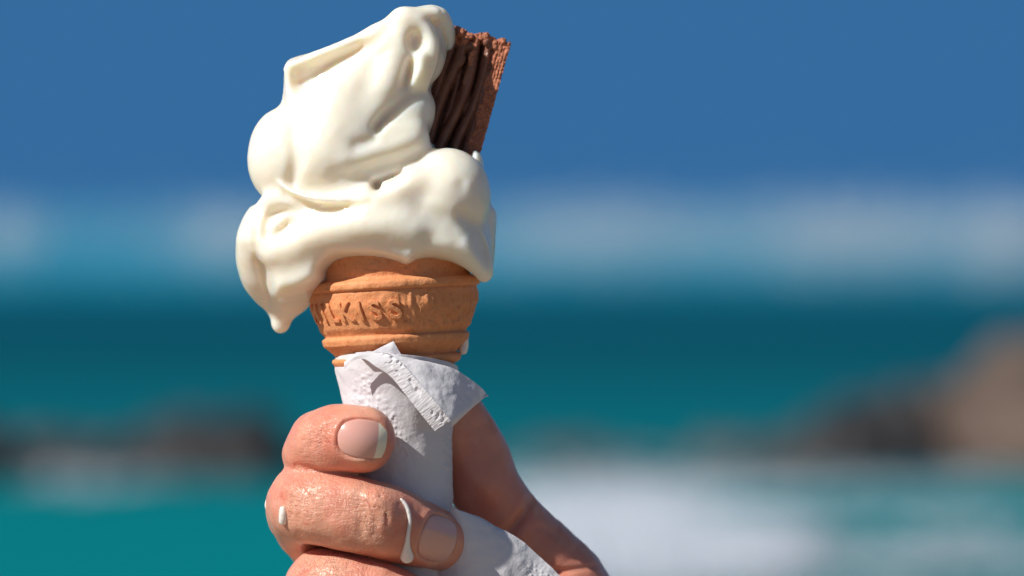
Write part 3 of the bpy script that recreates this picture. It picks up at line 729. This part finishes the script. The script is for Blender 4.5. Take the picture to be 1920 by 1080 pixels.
    for nd in NAILS:
        c, t, n, s_ = nd['fr']; g = np.linspace(-1, 1, 61); A, B = np.meshgrid(g, g, indexing='ij')
        # square to rounded outline: round at the root, squarer at the tip
        a = A * np.sqrt(1 - B * B * np.where(A < 0, .46, .20)); b = B * np.sqrt(1 - A * A * np.where(A < 0, .46, .26))
        if nd['tip'] < 1: a = a + np.where(A > 0, A * (-.06 * B + .03), 0)
        a0 = a * nd['L']; b0 = b * nd['Wd']
        def field(p):
            q = [(p[..., i] - v.ax[i][0]) / v.h for i in range(3)]; i0 = [np.clip(x.astype(int), 0, n_ - 2) for x, n_ in zip(q, F0.shape)]
            f = [x - i for x, i in zip(q, i0)]; r = 0
            for i in (0, 1):
                for j in (0, 1):
                    for k in (0, 1):
                        r = r + F0[i0[0] + i, i0[1] + j, i0[2] + k] * (f[0] if i else 1 - f[0]) * (f[1] if j else 1 - f[1]) * (f[2] if k else 1 - f[2])
            return r
        h = np.full(a.shape, 45.0); done = np.zeros(a.shape, bool)
        for _ in range(200):
            p = c + a0[..., None] * t + b0[..., None] * s_ + h[..., None] * n
            done |= field(p) < 0; h = np.where(done, h, h - 0.5)
        X_ = np.stack([np.ones(a0.size), a0.ravel(), b0.ravel(), a0.ravel() ** 2, b0.ravel() ** 2, (a0 * b0).ravel(), b0.ravel() ** 4], 1)
        h = (X_ @ np.linalg.lstsq(X_, h.ravel(), rcond=None)[0]).reshape(h.shape) + 0.8
        edge = np.maximum(np.abs(A), np.abs(B)); h = h - 3.5 * np.clip((edge - .93) / .07, 0, 1) ** 2
        rows = c + a0[..., None] * t + b0[..., None] * s_ + h[..., None] * n
        Fg = grid_faces(61, 61); ca = A.ravel()[Fg].mean(1)
        ids = (ca > nd['tip']).astype(int)
        o = mesh_np('fingernail', W(rows).reshape(-1, 3) - base, Fg, [M_nail, M_nailtip], root, mids=ids)
        nn = vnormals(W(rows).reshape(-1, 3), Fg).mean(0)
        if nn[1] > 0: o.data.flip_normals()
        o['label'] = nd['lab']
build_hand()

# ------------------------------------------------------------------ paper napkin
def patch(name, rows, mat, root, base, nu=90, nv=60, wob=1.5, ws=30, seed=1, thick=1.2, fine=0.0, lab=None, emb=None, streak=False):
    A = np.array(rows, float)                     # rows x columns x (x, y, d)
    A = np.array([[C(*p) for p in r] for r in A])
    def rs(B, n):                                 # resample along axis 0 by spline
        Sx = np.array([spline(B[:, j], 12) for j in range(B.shape[1])]).transpose(1, 0, 2)
        t = np.linspace(0, len(Sx) - 1, n); i = np.minimum(t.astype(int), len(Sx) - 2); f = (t - i)[:, None, None]
        return Sx[i] * (1 - f) + Sx[i + 1] * f
    B = rs(A, nu); B = rs(B.transpose(1, 0, 2), nv).transpose(1, 0, 2)
    P = B.reshape(-1, 3); F = grid_faces(nu, nv); N = vnormals(P, F)
    if vnormals(W(P), F).mean(0)[1] > 0: N = -N if emb is None else N
    if emb:
        Nf = N * np.sign((N * (P - P.mean(0)) * [1, 0, 1]).sum())
        P = P + Nf * (np.maximum.reduce([near(P, e_) for e_ in emb]) * np.clip(Nf[:, 2] * 3 + .4, 0, 1) * (np.where(P[:, 1] < 775, 2.6 * dots(P, 15, 3), 2.4 * dots(P, 10, 5)) + 0.8 * vnoise(P / 6, 8)))[:, None]
    if streak:               # pressed hem: fine lines across it and a row of pits along the ridge
        Ui, Vi = np.meshgrid(np.arange(nu), np.arange(nv), indexing='ij'); Ui, Vi = Ui.ravel(), Vi.ravel()
        Nu = N * np.sign(N[:, 2:3].mean()); on = np.clip((P[:, 0] - 715) / 25, 0, 1)
        ln = vnoise(np.stack([Ui / 1.7, Vi / 16, Ui * 0], -1), 3) * .5; pt = np.clip(vnoise(np.stack([Ui / 6.5 + Vi / 22, Vi / 13, Ui * 0], -1), 6) - .12, 0, .5) * np.clip((Vi / nv - .35) * 5, 0, 1)
        P = P + Nu * (on * (ln - 6 * pt))[:, None]
    P = P + N * (wob * fbm(P / ws, seed, 3) + fine * (vnoise(P / 4.5, seed + 5) + .6 * np.abs(vnoise(P / 8, seed + 6))))[:, None]
    o = mesh_np(name, W(P) - base, F, mat, root)
    if vnormals(W(P), F).mean(0)[1] > 0: o.data.flip_normals()
    sm = o.modifiers.new('thickness', 'SOLIDIFY'); sm.thickness = thick * S; sm.offset = -1
    if lab: o['label'] = lab
    return o
def build_napkin():
    base = W(np.array([745, 1000, 0])); root = empty('paper_napkin', base)
    tag(root, 'crumpled white embossed paper napkin wrapped round the foot of the cone', 'napkin')
    # wrap round the cone: rows top to bottom, columns by angle
    rows = []
    for y, xl, xr, rd in [(681, 630, 859, 133), (690, 630, 859, 130), (706, 630, 857, 122), (750, 641, 852, 112), (800, 648, 848, 106), (860, 652, 848, 102), (920, 654, 849, 100), (970, 652, 850, 98), (1040, 655, 848, 94), (1120, 660, 846, 90)]:
        cx, r = (xl + xr) / 2, (xr - xl) / 2
        lift = {681: 17, 690: 11, 706: 4}.get(y, 0)
        rows.append([(cx + r * math.sin(a), y + 8 * math.sin(a) - lift * math.cos(a), rd * math.cos(a)) for a in np.radians([-150, -120, -90, -60, -35, -12, 12, 35, 60, 90, 120, 150])])
    patch('wrap', rows, M_paper, root, base, 240, 330, 1.5, 40, 3, emb=[[(690, 706, 14), (688, 735, 24), (712, 765, 26), (740, 810, 20), (765, 850, 8)], [(838, 822, 12), (843, 880, 12), (846, 945, 10)]], lab='smooth side of the napkin lying against the cone')
    # folded-over flap: hem strip rising to a ridge, then falling away to the right
    hem0 = [(646, 692, 132), (658, 678, 140), (682, 673, 146), (704, 687, 153), (732, 706, 156), (762, 742, 160), (792, 780, 160), (815, 808, 156)]
    hem1 = [(645, 679, 132), (668, 663, 142), (704, 659, 148), (738, 669, 160), (762, 690, 168), (790, 722, 172), (818, 755, 174), (845, 788, 168)]
    patch('embossed_hem', [[a, [(p + q) / 2 + (0, 0, 1)[i] for i, (p, q) in enumerate(zip(a, b))], b] for a, b in zip(hem0, hem1)], M_emboss, root, base, 300, 60, .3, 25, 7, streak=True, lab='bright embossed hem strip folded diagonally over the napkin')
    fl = []
    h1 = [(666, 663, 133), (704, 659, 147), (738, 669, 159), (790, 722, 171), (818, 755, 173), (845, 788, 167)]
    h3 = [(668, 662, 112), (752, 668, 138), (800, 679, 132), (852, 692, 112), (898, 722, 80), (914, 739, 60)]
    for (a, c) in zip(h1, h3):
        m = [(a[0] + c[0]) / 2, (a[1] + c[1]) / 2, (a[2] + c[2]) / 2 + 10]
        fl.append([a, m, c])
    fl.append([(848, 801, 150), (880, 772, 110), (913, 742, 62)])
    patch('folded_flap', fl, M_paper, root, base, 110, 70, 2.0, 32, 9, lab='lavender shaded flap of the napkin pointing right')
    # small corner standing up in front of the cone
    patch('corner', [[(737, 640, 133), (738, 640, 133), (739, 641, 133)], [(716, 650, 133), (733, 652, 136), (746, 654, 134)], [(694, 662, 128), (726, 668, 132), (757, 672, 130)]], M_paper, root, base, 30, 30, .6, 20, 11, lab='small pointed corner sticking up against the cone')
    # tail hanging out to the lower right over the base of the thumb
    patch('tail', [[(848, 948, 94), (850, 950, 95), (852, 952, 96), (856, 956, 92)], [(838, 985, 82), (866, 975, 96), (892, 972, 82), (905, 974, 62)],
                   [(832, 1035, 78), (880, 1020, 100), (930, 1005, 74), (962, 1003, 48)], [(826, 1085, 72), (890, 1068, 96), (965, 1045, 66), (1005, 1036, 40)],
                   [(820, 1140, 66), (900, 1120, 90), (1000, 1095, 62), (1048, 1078, 38)], [(815, 1200, 58), (910, 1180, 78), (1030, 1150, 54), (1095, 1125, 34)]],
          M_paper, root, base, 150, 130, 2.6, 50, 13, emb=[[(1000, 1062, 14), (1028, 1085, 14)]], lab='loose tail of the napkin trailing down to the right')
build_napkin()

# ------------------------------------------------------------------ melted drips
drop([(752, 936, 0, 2.5), (762, 950, 0, 4.5), (768, 975, 0, 4), (765, 1005, 0, 4), (763, 1025, 0, 6.5), (763, 1044, 0, 12.5)], 'long milky drip running down the middle finger to a round bead', snap=True)
drop([(530, 955, 0, 6), (531, 966, 0, 8), (531, 976, 0, 8.5)], 'short oval white drop on the knuckle of the middle finger', snap=True)
drop([(503, 938, 90, 5), (502, 948, 90, 6), (504, 956, 90, 5)], 'tiny white drop at the very left edge of the middle finger knuckle')
drop([(873, 632, 5, 5), (871, 645, 0, 8), (868, 656, 0, 9)], 'small white drip clinging to the right edge of the wafer cone')
